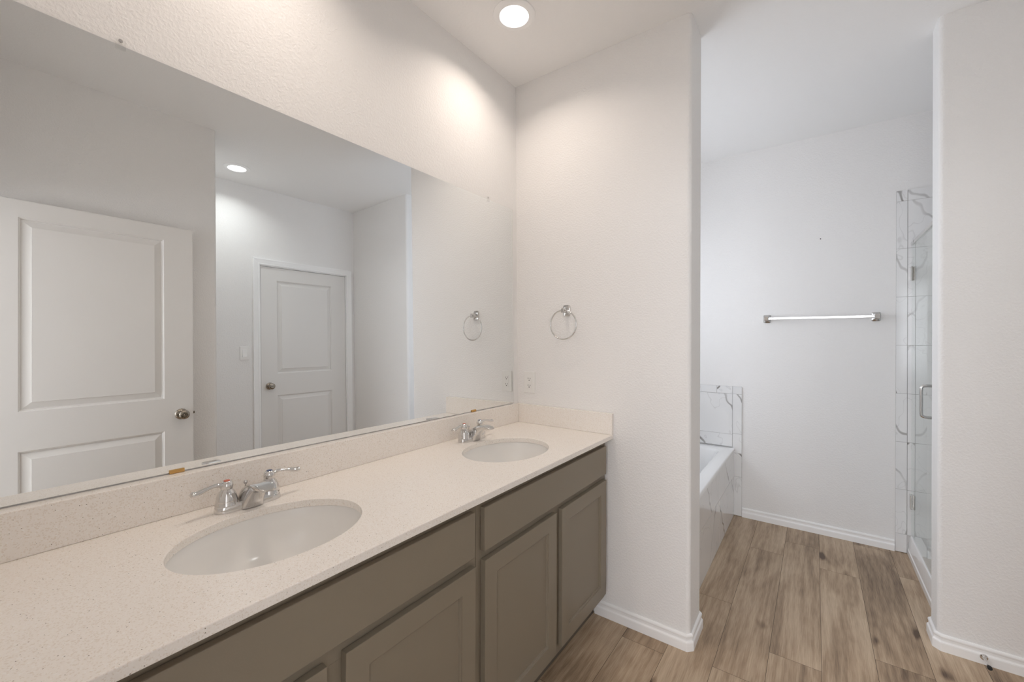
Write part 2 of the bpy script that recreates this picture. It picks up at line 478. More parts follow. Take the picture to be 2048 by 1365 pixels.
fl = obj('floor', bm, ['plank', 'gap']); fl['kind'] = 'structure'
bm = bmesh.new(); box(bm, -1.2, 3.6, -5.5, -2.0, -0.03, 0.0); struct('floor_bedroom', bm, 'brown')

bm = bmesh.new(); box(bm, -0.15, 2.85, -2.05, 1.85, H, H + 0.1); struct('ceiling', bm, 'ceil')
bm = bmesh.new(); box(bm, -1.2, 3.6, -5.6, -2.05, H, H + 0.1); struct('ceiling_bedroom', bm, 'ceil')

# mirror wall (leans a hair, as in the house)
bm = bmesh.new()
q = [(0.10, YB - 0.1), (0.10, 0.15)]
vs = []
for y in (YB - 0.1, 0.15):
    for z in (0, H): vs.append(bm.verts.new((wx(y, z), y, z)))
for y in (YB - 0.1, 0.15):
    for z in (0, H): vs.append(bm.verts.new((-0.14, y, z)))
for f in ((0, 2, 3, 1), (4, 5, 7, 6), (0, 1, 5, 4), (2, 6, 7, 3), (0, 4, 6, 2), (1, 3, 7, 5)): bm.faces.new([vs[i] for i in f])
struct('wall_left', bm, 'wall')
# exterior wall of the tub room with its window opening (hidden from the picture by the partition)
bm = bmesh.new()
WY0, WY1, WZ0, WZ1 = 0.30, 1.36, 1.20, 2.14
box(bm, -0.12, 0.0, 0.15, WY0, 0, H); box(bm, -0.12, 0.0, WY1, YF + 0.1, 0, H)
box(bm, -0.12, 0.0, WY0, WY1, 0, WZ0); box(bm, -0.12, 0.0, WY0, WY1, WZ1, H)
struct('wall_tub_side', bm, 'wall')
wd = bmesh.new()
for a in ((WY0, WY0 + 0.04, WZ0, WZ1), (WY1 - 0.04, WY1, WZ0, WZ1), (WY0, WY1, WZ0, WZ0 + 0.04), (WY0, WY1, WZ1 - 0.04, WZ1), (WY0, WY1, 1.66, 1.69)):
    box(wd, -0.11, -0.07, *a)
wo = struct('window_1', wd, 'plate')
bm = bmesh.new(); box(bm, -0.092, -0.088, WY0 + 0.02, WY1 - 0.02, WZ0 + 0.02, WZ1 - 0.02); obj('window_pane', bm, 'windowglass', wo)

RB = 0.019
bm = bmesh.new()
pts = [(-0.02, 0.2), (-0.02, 0.0), (XP - RB - 0.003, 0.0)] + arc(XP - RB, RB, RB, -90, 0) + [(XP, RB + 0.003), (XP, 0.2 - RB - 0.003)] + arc(XP - RB, 0.2 - RB, RB, 0, 90) + [(XP - RB - 0.003, 0.2)]
prism(bm, pts, 0, H); struct('wall_partition', bm, 'wall', smooth=20)
bm = bmesh.new(); box(bm, -0.12, 2.8, YF, YF + 0.12, 0, H); struct('wall_far', bm, 'wall')
bm = bmesh.new(); YRB = 0.787
pts = [(2.80, YR), (2.80, YRB), (XR + RB + 0.003, YRB)] + arc(XR + RB, YRB - RB, RB, 90, 180) + [(XR, YRB - RB - 0.003), (XR, YR + RB + 0.003)] + arc(XR + RB, YR + RB, RB, 180, 270) + [(XR + RB + 0.003, YR)]
prism(bm, pts, 0, H); struct('wall_right', bm, 'wall', smooth=20)
bm = bmesh.new(); box(bm, 2.654, 2.80, YRB, YF, 0, H); struct('wall_shower_end', bm, 'wall')
# closet wall with the opening of the closed door
DY0, DY1, DZ = -0.262, 0.553, 2.047
bm = bmesh.new()
box(bm, XW, 2.80, YN - 0.05, DY0 - 0.02, 0, H); box(bm, XW, 2.80, DY1 + 0.02, YR, 0, H); box(bm, XW, 2.80, DY0 - 0.02, DY1 + 0.02, DZ + 0.02, H)
struct('wall_closet', bm, 'wall')
bm = bmesh.new()
pts = [(2.80, YB - 0.1), (2.80, YN), (XN + RB + 0.003, YN)] + arc(XN + RB, YN - RB, RB, 90, 180) + [(XN, YN - RB - 0.003), (XN, YB - 0.1)]
prism(bm, pts, 0, H); struct('wall_near', bm, 'wall', smooth=20)
# wall with the doorway the camera stands in
DX0, DX1 = 0.93, 1.742
bm = bmesh.new()
box(bm, -0.14, DX0, YB - 0.12, YB, 0, H); box(bm, DX1, XN + 0.02, YB - 0.12, YB, 0, H); box(bm, DX0, DX1, YB - 0.12, YB, 2.06, H)
struct('wall_back', bm, 'wall')
# unseen bedroom beyond the doorway, its window opening added and sized for fill daylight
bm = bmesh.new()
box(bm, -1.2, -1.1, -5.5, -2.05, 0, H); box(bm, 3.5, 3.6, -5.5, -2.05, 0, H)
box(bm, -1.2, -0.2, -5.5, -5.4, 0, H); box(bm, 2.6, 3.6, -5.5, -5.4, 0, H); box(bm, -0.2, 2.6, -5.5, -5.4, 0, 0.72); box(bm, -0.2, 2.6, -5.5, -5.4, 2.28, H)
box(bm, -1.2, -0.1, -2.05, -1.95, 0, H); box(bm, 2.75, 3.6, -2.05, -1.95, 0, H)
struct('wall_bedroom', bm, 'wall')

# ---- baseboards
BASE = [(0.0, 0.0), (0.014, 0.0), (0.014, 0.034), (0.0128, 0.0385), (0.010, 0.041), (0.0078, 0.0445), (0.0078, 0.0535), (0.0100, 0.0575), (0.0104, 0.062), (0.0085, 0.067), (0.005, 0.070), (0.0, 0.070)]


def base(name, path):
    """path of xy points with the room on the right-hand side of travel"""
    bm = bmesh.new(); P = [Vector(p) for p in path]; rings = []
    for i, p in enumerate(P):
        ns = []
        if i > 0: d = (P[i] - P[i - 1]).normalized(); ns.append(Vector((d.y, -d.x)))
        if i < len(P) - 1: d = (P[i + 1] - P[i]).normalized(); ns.append(Vector((d.y, -d.x)))
        if len(ns) == 2: mN = (ns[0] + ns[1]).normalized(); k = 1 / max(0.3, mN.dot(ns[0]))
        else: mN = ns[0]; k = 1
        rings.append([(p.x + mN.x * o_ * k, p.y + mN.y * o_ * k, z) for o_, z in BASE])
    loft(bm, rings)
    return struct(name, bm, 'trim', bevel=0.0006)


e_ = 0.0005
base('baseboard_partition', [(0.470, -e_), (XP - 0.014, -e_), (XP + e_, 0.014), (XP + e_, 0.186), (XP - 0.014, 0.2 + e_), (0.845, 0.2 + e_)])
base('baseboard_far', [(0.894, YF - e_), (1.748, YF - e_)])
base('baseboard_right', [(1.806, YRB + e_), (XR + 0.014, YRB + e_), (XR - e_, YRB - 0.014), (XR - e_, YR + 0.014), (XR + 0.014, YR - e_), (XW - 0.001, YR - e_)])
base('baseboard_closet', [(XW - e_, YR - 0.016), (XW - e_, DY1 + 0.068)])
base('baseboard_hall', [(XW - e_, DY0 - 0.068), (XW - e_, YN + 0.0005), (XN + 0.014, YN + e_), (XN - e_, YN - 0.014), (XN - e_, YB + 0.001)])

# ================================================================== RECESSED LIGHTS
SPREAD = 140
def downlight(x, y, mat, label):
    t = thing('recessed_light', label, 'ceiling light', (x, y, H), 'round recessed ceiling lights')
    bm = bmesh.new()
    lathe(bm, [(0.0625, -0.001), (0.0635, -0.009), (0.068, -0.0105), (0.080, -0.0085), (0.090, -0.004), (0.0915, -0.0005)], n=64)
    for f in [f for f in bm.faces if len(f.verts) > 4]: bm.faces.remove(f)
    obj('trim_ring', bm, 'trim', t, smooth=40)
    bm = bmesh.new(); lathe(bm, [(0.0, -0.0055), (0.03, -0.0052), (0.055, -0.004), (0.0624, -0.002)], n=48)
    for f in [f for f in bm.faces if len(f.verts) > 4]: bm.faces.remove(f)
    obj('light_diffuser', bm, mat, t, smooth=40)
    l = bpy.data.lights.new('downlight', 'AREA'); l.shape = 'DISK'; l.size = 0.118; l.spread = math.radians(SPREAD)
    l.energy = VANITY_LAMP if mat == 'lampwarm' else HALL_LAMP; l.color = WARM if mat == 'lampwarm' else NEUTRAL
    lo = bpy.data.objects.new('downlight', l); COL.objects.link(lo); lo.parent = t; lo.location = (0, 0, -0.0085)
    return t


downlight(0.277, -0.430, 'lampwarm', 'round recessed ceiling light glowing above the far sink')
downlight(2.325, -0.562, 'lampneutral', 'recessed ceiling light seen in the mirror above the closed white door')
downlight(0.277, -1.36, 'lampwarm', 'round recessed ceiling light above the near sink')

# ================================================================== VANITY
def cabinet(y0, y1, fr, doors, label):
    t = thing('vanity_cabinet', label, 'cabinet', (0.27, (y0 + y1) / 2, 0), 'taupe vanity cabinets under the countertop')
    ox, oy = 0.27, (y0 + y1) / 2
    TW = lambda x, y, z: (x - ox, y - oy, z)
    bm = bmesh.new()
    for a in ((0.03, 0.50, y0 + 0.0005, y0 + 0.016, 0.10, 0.8615), (0.03, 0.50, y1 - 0.016, y1 - 0.0005, 0.10, 0.8615), (0.03, 0.50, y0 + 0.016, y1 - 0.016, 0.10, 0.116), (0.03, 0.04, y0 + 0.016, y1 - 0.016, 0.116, 0.8615)):
        box(bm, a[0] - ox, a[1] - ox, a[2] - oy, a[3] - oy, a[4], a[5])
    obj('carcass', bm, 'cab', t)
    bm = bmesh.new()
    X0, X1 = 0.501 - ox, 0.5205 - ox
    d0, d1 = doors
    # stiles and rails behind the overlay fronts
    for a in ((y0 + 0.0004, y0 + 0.045, 0.10, 0.8615), (y1 - 0.045, y1 - 0.0004, 0.10, 0.8615)):
        box(bm, X0, X1, a[0] - oy, a[1] - oy, a[2], a[3])
    mid = (d0[1] + d1[0]) / 2
    for a in ((y0 + 0.045, y1 - 0.045, 0.815, 0.8615), (y0 + 0.045, y1 - 0.045, 0.655, 0.715), (y0 + 0.045, y1 - 0.045, 0.10, 0.145)):
        box(bm, X0, X1, a[0] - oy, a[1] - oy, a[2], a[3])
    box(bm, X0, X1, mid - 0.036 - oy, mid + 0.036 - oy, 0.145, 0.655)
    obj('face_frame', bm, 'cab', t, bevel=0.0006)
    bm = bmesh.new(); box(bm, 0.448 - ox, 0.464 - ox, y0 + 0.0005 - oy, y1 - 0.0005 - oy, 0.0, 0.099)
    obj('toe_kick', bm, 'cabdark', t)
    XF = 0.5405

    def front(name, a, b, z0, z1, panel):
        bm = bmesh.new()
        f3 = lambda u, v, d: (XF - ox + d, u - oy, v)
        if panel:
            fwid = 0.057
            panel_face(bm, f3, a, b, z0, z1, [(a + fwid, b - fwid, z0 + fwid, z1 - fwid)],
                       [(0, 0), (0.0008, -0.004), (0.0055, -0.0048), (0.0065, -0.0092)], 0.0185)
        else:
            panel_face(bm, f3, a, b, z0, z1, [], [], 0.0185)
        return obj(name, bm, 'cab', t, bevel=0.0022 if not panel else 0.0012)
    front('drawer_front', fr[0], fr[1], 0.700, 0.832, False)
    front('cabinet_door', *d0, 0.132, 0.672, True)
    front('cabinet_door', *d1, 0.132, 0.672, True)
    return t


cabinet(-0.9555, -0.012, (-0.936, -0.040), ((-0.934, -0.507), (-0.463, -0.038)), 'taupe shaker vanity cabinet under the far sink, against the end wall')
cabinet(-1.915, -0.9565, (-1.880, -0.979), ((-1.852, -1.434), (-1.392, -0.977)), 'taupe shaker vanity cabinet under the near sink, cut by the picture bottom')

# countertop with two oval cut-outs
SK = [(0.300, -1.425), (0.305, -0.512)]
SA, SB = 0.160, 0.207     # half depth, half width of the cut-outs
ct = thing('countertop', 'speckled cream quartz countertop with splash running under the mirror', 'countertop', (0.28, -0.96, ZC))
OX, OY, OZ = 0.28, -0.96, ZC
bm = bmesh.new()
outer = [(0.0, YB + 0.002), (0.5602, YB + 0.002), (0.5602, -0.002), (0.0, -0.002)]
CTH = 0.0205
edges = []
ov = [bm.verts.new((x - OX, y - OY, 0)) for x, y in outer]
edges += [bm.edges.new((ov[i], ov[(i + 1) % 4])) for i in range(4)]
for cx_, cy_ in SK:
    hv = [bm.verts.new((cx_ + SA * math.cos(2 * PI * i / 72) - OX, cy_ + SB * math.sin(2 * PI * i / 72) - OY, 0)) for i in range(72)]
    edges += [bm.edges.new((hv[i], hv[(i + 1) % 72])) for i in range(72)]
bmesh.ops.triangle_fill(bm, use_beauty=True, use_dissolve=False, edges=edges, normal=(0, 0, 1))
for f in list(bm.faces):   # make sure the cut-outs stay open
    c = f.calc_center_median()
    if any(((c.x + OX - a) / SA) ** 2 + ((c.y + OY - b_) / SB) ** 2 < 0.96 for a, b_ in SK): bm.faces.remove(f)
ret = bmesh.ops.extrude_face_region(bm, geom=list(bm.faces))
for v in [g for g in ret['geom'] if isinstance(g, bmesh.types.BMVert)]: v.co.z -= CTH
obj('counter_slab', bm, 'quartz', ct, bevel=0.0022, segs=3)
bm = bmesh.new()   # back splash follows the wall behind
SH = 0.1007
vs = []
for y in (YB + 0.002, -0.002):
    for z in (0.0003, SH): vs.append(bm.verts.new((wx(y, ZC + z) + 0.0008 - OX, y - OY, z)))
for y in (YB + 0.002, -0.002):
    for z in (0.0003, SH): vs.append(bm.verts.new((0.0200 - OX, y - OY, z)))
for f in ((0, 2, 3, 1), (4, 5, 7, 6), (0, 1, 5, 4), (2, 6, 7, 3), (0, 4, 6, 2), (1, 3, 7, 5)): bm.faces.new([vs[i] for i in f])
obj('backsplash', bm, 'quartz', ct, bevel=0.0015)
bm = bmesh.new(); box(bm, 0.0203 - OX, 0.5602 - OX, -0.0205 - OY, -0.001 - OY, 0.0003, SH)
obj('side_splash', bm, 'quartz', ct, bevel=0.0015)


def sink(cx_, cy_, label):
    t = thing('sink', label, 'sink', (cx_, cy_, ZC - CTH), 'oval undermount sinks in the countertop')
    bm = bmesh.new()
    rings = []
    prof = [(1.10, -0.0005), (1.10, -0.010), (1.045, -0.0105), (1.03, -0.035), (0.98, -0.075), (0.86, -0.115), (0.64, -0.142), (0.36, -0.154), (0.11, -0.158)]
    inner = [(1.10, -0.0005), (1.025, -0.0006), (1.012, -0.004), (1.005, -0.030), (0.955, -0.070), (0.835, -0.108), (0.62, -0.134), (0.34, -0.146), (0.11, -0.150)]
    for s, z in prof[::-1]: rings.append([(s * SA * math.cos(2 * PI * i / 64), s * SB * math.sin(2 * PI * i / 64), z) for i in range(64)])
    for s, z in inner[1:]: rings.append([(s * SA * math.cos(2 * PI * i / 64), s * SB * math.sin(2 * PI * i / 64), z) for i in range(64)])
    loft(bm, rings, cap0=False, cap1=False)
    obj('bowl', bm, 'china', t, smooth=50)
    bm = bmesh.new(); lathe(bm, [(0.0, -0.1465), (0.012, -0.1465), (0.0165, -0.148), (0.0225, -0.1475), (0.0245, -0.1485), (0.0225, -0.1505), (0.0, -0.151)], n=32)
    obj('drain', bm, 'chrome', t, smooth=40)
    return t


s1 = sink(*SK[0], 'oval undermount sink nearest the camera, beside the larger faucet')
s2 = sink(*SK[1], 'oval undermount sink at the far end by the end wall')


def faucet(x, y, label, drop=0):
    t = thing('faucet', label, 'faucet', (x, y, ZC + 0.0002), 'chrome two-handle faucets behind the sinks')
    bm = bmesh.new()
    R = []
    for s, z, e in ((1.0, 0.0, 3.0), (1.0, 0.004, 3.0), (0.965, 0.012, 3.0), (0.92, 0.019, 2.8), (0.86, 0.022, 2.6)):
        R.append(superell(0, 0, 0.0265 * s, 0.081 * (1 - (1 - s) * 0.5), 48, e, z))
    loft(bm, R); obj('faucet_base', bm, 'chrome', t, smooth=40)
    for sgn, cap in ((-1, 'red'), (1, 'blue')):
        bm = bmesh.new(); c = (0, sgn * 0.053, 0)
        lathe(bm, [(0.0265, 0.017), (0.0265, 0.0195), (0.0252, 0.0215), (0.0248, 0.028), (0.0228, 0.040), (0.0185, 0.050), (0.0145, 0.055), (0.0128, 0.058), (0.0145, 0.061), (0.0150, 0.067), (0.0135, 0.074), (0.0095, 0.0785), (0.0085, 0.079)], c, n=32)
        hd = obj('handle', bm, 'chrome', t, smooth=40)
        bm = bmesh.new()
        pts = spline([(0, sgn * 0.060, 0.069), (0.003, sgn * 0.078, 0.0735), (0.006, sgn * 0.100, 0.071), (0.008, sgn * 0.120, 0.066), (0.009, sgn * 0.134, 0.0655)], 5)
        rad = [0.0085 - 0.0028 * min(1, i / 8) + 0.0056 * max(0, (i - 7) / 13) for i in range(len(pts))]; rad[-1] *= 0.55; rad[-2] *= 0.9
        tube(bm, pts, rad, 14, flat=0.72); obj('lever', bm, 'chrome', hd, smooth=50)
        bm = bmesh.new(); lathe(bm, [(0.0075, 0.0785), (0.0075, 0.0802), (0.006, 0.081), (0.0, 0.0812)], c, n=20)
        obj('index_cap', bm, cap, hd, smooth=40, label=('red hot-water cap' if cap == 'red' else 'blue cold-water cap'))
    # spout: broad wedge sweeping up and forward
    bm = bmesh.new(); R = []
    secs = [(-0.020, 0.014, 0.034, 0.0015, 0.0285), (-0.014, 0.032, 0.0385, 0.0125, 0.0270), (0.004, 0.052, 0.0480, 0.0270, 0.0250), (0.030, 0.0665, 0.0610, 0.0410, 0.0235),
            (0.056, 0.0735, 0.0750, 0.0530, 0.0228), (0.080, 0.0745, 0.0900, 0.0595, 0.0222), (0.101, 0.0715, 0.1035, 0.0605, 0.0200), (0.115, 0.0680, 0.1150, 0.0603, 0.0150), (0.1205, 0.0655, 0.1200, 0.0615, 0.0090)]
    for tx, tz, bx, bz, hw in secs:
        mx_, mz_ = (tx + bx) / 2, (tz + bz) / 2; dx, dz = (tx - bx) / 2, (tz - bz) / 2; ring = []
        for (sx, sy, _) in superell(0, 0, 1.0, hw, 36, 4.2, 0):
            if sx > 0: sx *= 1 - 0.16 * (1 - (sy / hw) ** 2)     # shallow scoop along the top
            ring.append((mx_ + dx * sx, sy, mz_ + dz * sx))
        R.append(ring)
    loft(bm, R); obj('spout', bm, 'chrome', t, smooth=45)
    bm = bmesh.new(); lathe(bm, [(0.0022, 0.018), (0.0022, 0.050), (0.0045, 0.052), (0.0058, 0.057), (0.0045, 0.061), (0.0, 0.062)], (-0.021, 0, 0), n=16)
    obj('lift_rod', bm, 'chrome', t, smooth=40)
    return t


faucet(0.087, -1.398, 'chrome centerset faucet with two levers behind the near sink')
faucet(0.087, -0.480, 'chrome centerset faucet with two levers behind the far sink')

# ================================================================== MIRROR
nrm = Vector((1, EE, TT)).normalized()
yv = Vector((-EE, 1, 0)).normalized() * -1; yv = -yv
zv = nrm.cross(Vector((0, 1, 0))); zv = Vector((-TT, 0, 1)).normalized()
mir = thing('wall_mirror', 'large frameless wall mirror over the double vanity, reflecting two doors', 'mirror', (0.0, -1.0, 1.5))
bm = bmesh.new()
MO = Vector((0.0, -1.0, 1.5))
MY0, MY1, MZ0, MZ1 = YB + 0.012, -0.0448, 0.9865, 2.0452
fr_, bk_ = [], []
for y, z in ((MY0, MZ0), (MY1, MZ0), (MY1, MZ1), (MY0, MZ1)):
    fr_.append(bm.verts.new(Vector((wx(y, z) + 0.0048, y, z)) - MO)); bk_.append(bm.verts.new(Vector((wx(y, z) + 0.0006, y, z)) - MO))
bm.faces.new(fr_).material_index = 0
bm.faces.new(bk_[::-1]).material_index = 1
for i in range(4): bm.faces.new((fr_[i], bk_[i], bk_[(i + 1) % 4], fr_[(i + 1) % 4])).material_index = 1
obj('mirror_glass', bm, ['mirror', 'medge'], mir)
for y in (-1.639, -0.250):
    bm = bmesh.new(); x0 = wx(y, MZ1)
    prism_axis(bm, [(x0 + 0.0006, MZ1 + 0.017), (x0 + 0.0040, MZ1 + 0.017), (x0 + 0.0050, MZ1 + 0.004), (x0 + 0.0085, MZ1 + 0.002), (x0 + 0.0085, MZ1 - 0.010), (x0 + 0.0055, MZ1 - 0.0105), (x0 + 0.0053, MZ1 + 0.0006), (x0 + 0.0006, MZ1 + 0.0006)], 'y', y - 0.0095, y + 0.0095)
    bmesh.ops.translate(bm, verts=bm.verts, vec=-MO)
    c_ = obj('mirror_clip', bm, 'clear', mir, bevel=0.0012, label='clear plastic clip on the mirror top edge')
    bm = bmesh.new(); lathe(bm, [(0.0045, 0.0), (0.004, 0.002), (0.0, 0.0026)], (x0 + 0.0042 - MO.x, y - MO.y, MZ1 + 0.011 - MO.z), 'x', 14)
    obj('screw', bm, 'chrome', c_, smooth=40)
for y in (-1.530, -0.372):
    bm = bmesh.new(); x0 = wx(y, MZ0)
    prism_axis(bm, [(x0 + 0.0008, MZ0 - 0.003), (x0 + 0.0085, MZ0 - 0.003), (x0 + 0.0085, MZ0 + 0.0065), (x0 + 0.0054, MZ0 + 0.0065), (x0 + 0.0054, MZ0 - 0.0008), (x0 + 0.0008, MZ0 - 0.0008)], 'y', y - 0.016, y + 0.016)
    bmesh.ops.translate(bm, verts=bm.verts, vec=-MO)
    obj('mirror_clip', bm, 'brass', mir, bevel=0.0006, label='brass channel clip at the mirror bottom edge')

# ================================================================== TOWEL RING / BAR / PLATES
tr = thing('towel_ring', 'chrome towel ring on the end wall beside the mirror', 'towel ring', (0.307, 0, 1.482))
bm = bmesh.new()
R = []
for s, d in ((1.0, -0.0005), (1.0, -0.004), (0.93, -0.007), (0.72, -0.009)):
    R.append([(p[0], d, p[1] * 1.0) for p in [(q[0], q[1]) for q in superell(0, 0, 0.021 * s, 0.030 * s, 36, 4.5, 0)]])
loft(bm, R); obj('mounting_plate', bm, 'chrome', tr, smooth=35)
bm = bmesh.new(); box(bm, -0.009, 0.009, -0.050, -0.0085, -0.013, 0.011); obj('post', bm, 'chrome', tr, bevel=0.003)
bm = bmesh.new()
RR = 0.0735
pts = [Vector((RR * math.sin(a), -0.040, -0.075 + RR * math.cos(a) + 0.002)) for a in [2 * PI * i / 64 for i in range(64)]]
rings = []
for i, p in enumerate(pts):
    a = 2 * PI * i / 64; out = Vector((math.sin(a), 0, math.cos(a)))
    rings.append([p + out * 0.0036 * math.cos(2 * PI * k / 12) + Vector((0, 1, 0)) * 0.0036 * math.sin(2 * PI * k / 12) for k in range(12)])
Rv = [[bm.verts.new(p) for p in r] for r in rings]
for i in range(64):
    a, b = Rv[i], Rv[(i + 1) % 64]
    for k in range(12): bm.faces.new((a[k], a[(k + 1) % 12], b[(k + 1) % 12], b[k]))
obj('ring', bm, 'chrome', tr, smooth=60)

tb = thing('towel_bar', 'chrome towel bar with square posts on the tub room wall', 'towel bar', (1.354, YF, 1.488))
for s in (-1, 1):
    bm = bmesh.new(); R = []
    for k, d in ((1.0, -0.0005), (1.0, -0.006), (0.9, -0.009), (0.62, -0.013), (0.5, -0.020), (0.5, -0.052), (0.62, -0.057), (0.62, -0.078), (0.5, -0.081)):
        R.append([(q[0] + s * 0.302, d, q[1]) for q in superell(0, 0, 0.0235 * k, 0.029 * k, 32, 7, 0)])
    loft(bm, R); obj('bar_post', bm, 'chrome', tb, smooth=30)
bm = bmesh.new(); box(bm, -0.298, 0.298, -0.071, -0.062, -0.0085, 0.0085); obj('bar', bm, 'brushed', tb, bevel=0.0018)

# outlet on the end wall
ou = thing('power_outlet', 'white duplex power outlet on the end wall above the side splash', 'outlet', (0.081, 0, 1.100))
bm = bmesh.new(); box(bm, -0.036, 0.036, -0.0065, -0.0008, -0.058, 0.058); obj('cover_plate', bm, 'plate', ou, bevel=0.0025)
bm = bmesh.new(); box(bm, -0.0168, 0.0168, -0.0083, -0.0066, -0.0335, 0.0335); rc = obj('receptacle', bm, 'plate', ou, bevel=0.0008)
for zz in (0.0185, -0.0185):
    for a_ in ((-0.0077, -0.0053, zz - 0.001, zz + 0.0075), (0.0053, 0.0077, zz - 0.001, zz + 0.0065)):
        bm = bmesh.new(); box(bm, a_[0], a_[1], -0.0087, -0.0075, a_[2], a_[3]); obj('socket_slot', bm, 'slot', rc)
    bm = bmesh.new(); lathe(bm, [(0.0028, 0.0075), (0.0028, 0.0087)], (0, 0, zz - 0.0065), '-y', 12); obj('ground_hole', bm, 'slot', rc)
    bm = bmesh.new(); lathe(bm, [(0.0028, 0.006), (0.0026, 0.0072), (0, 0.0074)], (0, 0, 0.050 * (1 if zz > 0 else -1)), '-y', 12); obj('screw', bm, 'plate', ou)

sw = thing('light_switch', 'white rocker light switch beside the closed white door, seen in the mirror', 'light switch', (XW, -0.398, 1.269))
bm = bmesh.new(); box(bm, -0.0065, -0.0008, -0.036, 0.036, -0.058, 0.058); obj('cover_plate', bm, 'plate', sw, bevel=0.0025)
bm = bmesh.new(); prism_axis(bm, [(-0.0066, -0.033), (-0.0066, 0.033), (-0.0082, 0.033), (-0.0090, 0.0), (-0.0120, -0.033)], 'y', -0.0165, 0.0165); obj('rocker', bm, 'plate', sw, bevel=0.0006)

bm = bmesh.new(); lathe(bm, [(0.0035, 0.0), (0.0034, 0.0015), (0.0015, 0.002), (0.0, 0.0021)], (0, 0, 0), '-y', 12)
na = obj('wall_anchor', bm, 'black', None); na.location = (1.365, YF - 0.0002, 2.033)
tag(na, 'tiny dark screw hole plug on the white wall above the towel bar', 'screw')

# door stop on the stub wall baseboard
ds = thing('door_stop', 'chrome door stop with black rubber tip screwed to the right baseboard', 'door stop', (1.902, YR - 0.0145, 0.031))
bm = bmesh.new(); lathe(bm, [(0.012, 0.0), (0.012, 0.002), (0.007, 0.005), (0.0048, 0.008), (0.0042, 0.030), (0.0040, 0.058), (0.0052, 0.060), (0.0052, 0.064)], (0, 0, 0), '-y', 20); obj('rod', bm, 'chrome', ds, smooth=40)
bm = bmesh.new(); lathe(bm, [(0.0068, 0.0635), (0.0078, 0.066), (0.0078, 0.074), (0.0065, 0.0765), (0.0, 0.077)], (0, 0, 0), '-y', 20); obj('rubber_tip', bm, 'black', ds, smooth=40)

# ================================================================== DOORS
DR = [(0, 0), (0.003, -0.0035), (0.006, -0.0045), (0.0085, -0.0125), (0.0125, -0.0130), (0.042, -0.0030), (0.0430, -0.0005)]


def knob(parent, mat, org, axis, f=1.0, key=True):
    bm = bmesh.new()
    lathe(bm, [(0.032, 0.0), (0.032, 0.003), (0.029, 0.007), (0.020, 0.010), (0.0125, 0.013), (0.0115, 0.028), (0.016, 0.032), (0.0245, 0.040), (0.0275, 0.048), (0.0265, 0.056), (0.021, 0.062), (0.013, 0.0645), (0.0095, 0.0640), (0.0085, 0.0625), (0.0, 0.0622)], org, axis, 32, sx=1.0, sy=1.0)
    k = obj('door_knob', bm, mat, parent, smooth=35)
    bm = bmesh.new(); lathe(bm, [(0.006, 0.0618), (0.006, 0.0650), (0.0045, 0.0662), (0.0018, 0.0662), (0.0016, 0.0640), (0, 0.0640)], org, axis, 20); obj('lock_button', bm, mat, k, smooth=35)
    return k


# closed door in the closet wall
d1 = bpy.data.objects.new('door_1', None); COL.objects.link(d1); d1.location = (XW, (DY0 + DY1) / 2, 0); d1['kind'] = 'structure'
d1['label'] = 'closed white two-panel door with casing, seen in the mirror'
oy = (DY0 + DY1) / 2
bm = bmesh.new()
panel_face(bm, lambda u, v, d: (0.006 - d, u - oy, v), DY0, DY1, 0.012, DZ, [(DY0 + 0.137, DY1 - 0.15, 1.076, 1.930), (DY0 + 0.137, DY1 - 0.15, 0.24, 0.876)], DR, 0.035)
dl = obj('door_slab', bm, 'door', d1)
knob(dl, 'nickel', (0.006, -0.193 - oy, 0.967), '-x')
for z in (1.86, 1.04, 0.25):
    bm = bmesh.new(); lathe(bm, [(0.0055, -0.045), (0.0055, 0.045)], (-0.001, DY1 + 0.004 - oy, z), 'z', 12); obj('hinge', bm, 'trim', d1, smooth=40)
bm = bmesh.new()
for a in ((DY0 - 0.0195, DY0 - 0.004, 0, DZ + 0.0195), (DY1 + 0.004, DY1 + 0.0195, 0, DZ + 0.0195), (DY0 - 0.0195, DY1 + 0.0195, DZ + 0.004, DZ + 0.0195)):
    box(bm, 0.0005, 0.12, a[0] - oy, a[1] - oy, a[2], a[3])
for a in ((DY0 - 0.004, DY0 + 0.008, 0, DZ), (DY1 - 0.008, DY1 + 0.004, 0, DZ), (DY0 - 0.004, DY1 + 0.004, DZ - 0.008, DZ + 0.004)):
    box(bm, 0.043, 0.055, a[0] - oy, a[1] - oy, a[2], a[3])
obj('door_jamb', bm, 'trim', d1)
# casing with stepped profile, mitred
bm = bmesh.new()
CP = [(0.0, 0.0005), (0.0, 0.008), (0.004, 0.0105), (0.014, 0.0115), (0.016, 0.009), (0.020, 0.0105), (0.040, 0.014), (0.050, 0.0165), (0.057, 0.0155), (0.057, 0.0005)]
i0, i1, it = DY0 - 0.010, DY1 + 0.010, DZ + 0.010
Rg = []
for (yy, zz, sy, sz) in ((i0, 0.0, -1, 0), (i0, it, -1, 1), (i1, it, 1, 1), (i1, 0.0, 1, 0)):
    Rg.append([(-t_, yy + sy * o_ - oy, zz + sz * o_) for o_, t_ in CP])
loft(bm, Rg); obj('door_casing', bm, 'trim', d1)

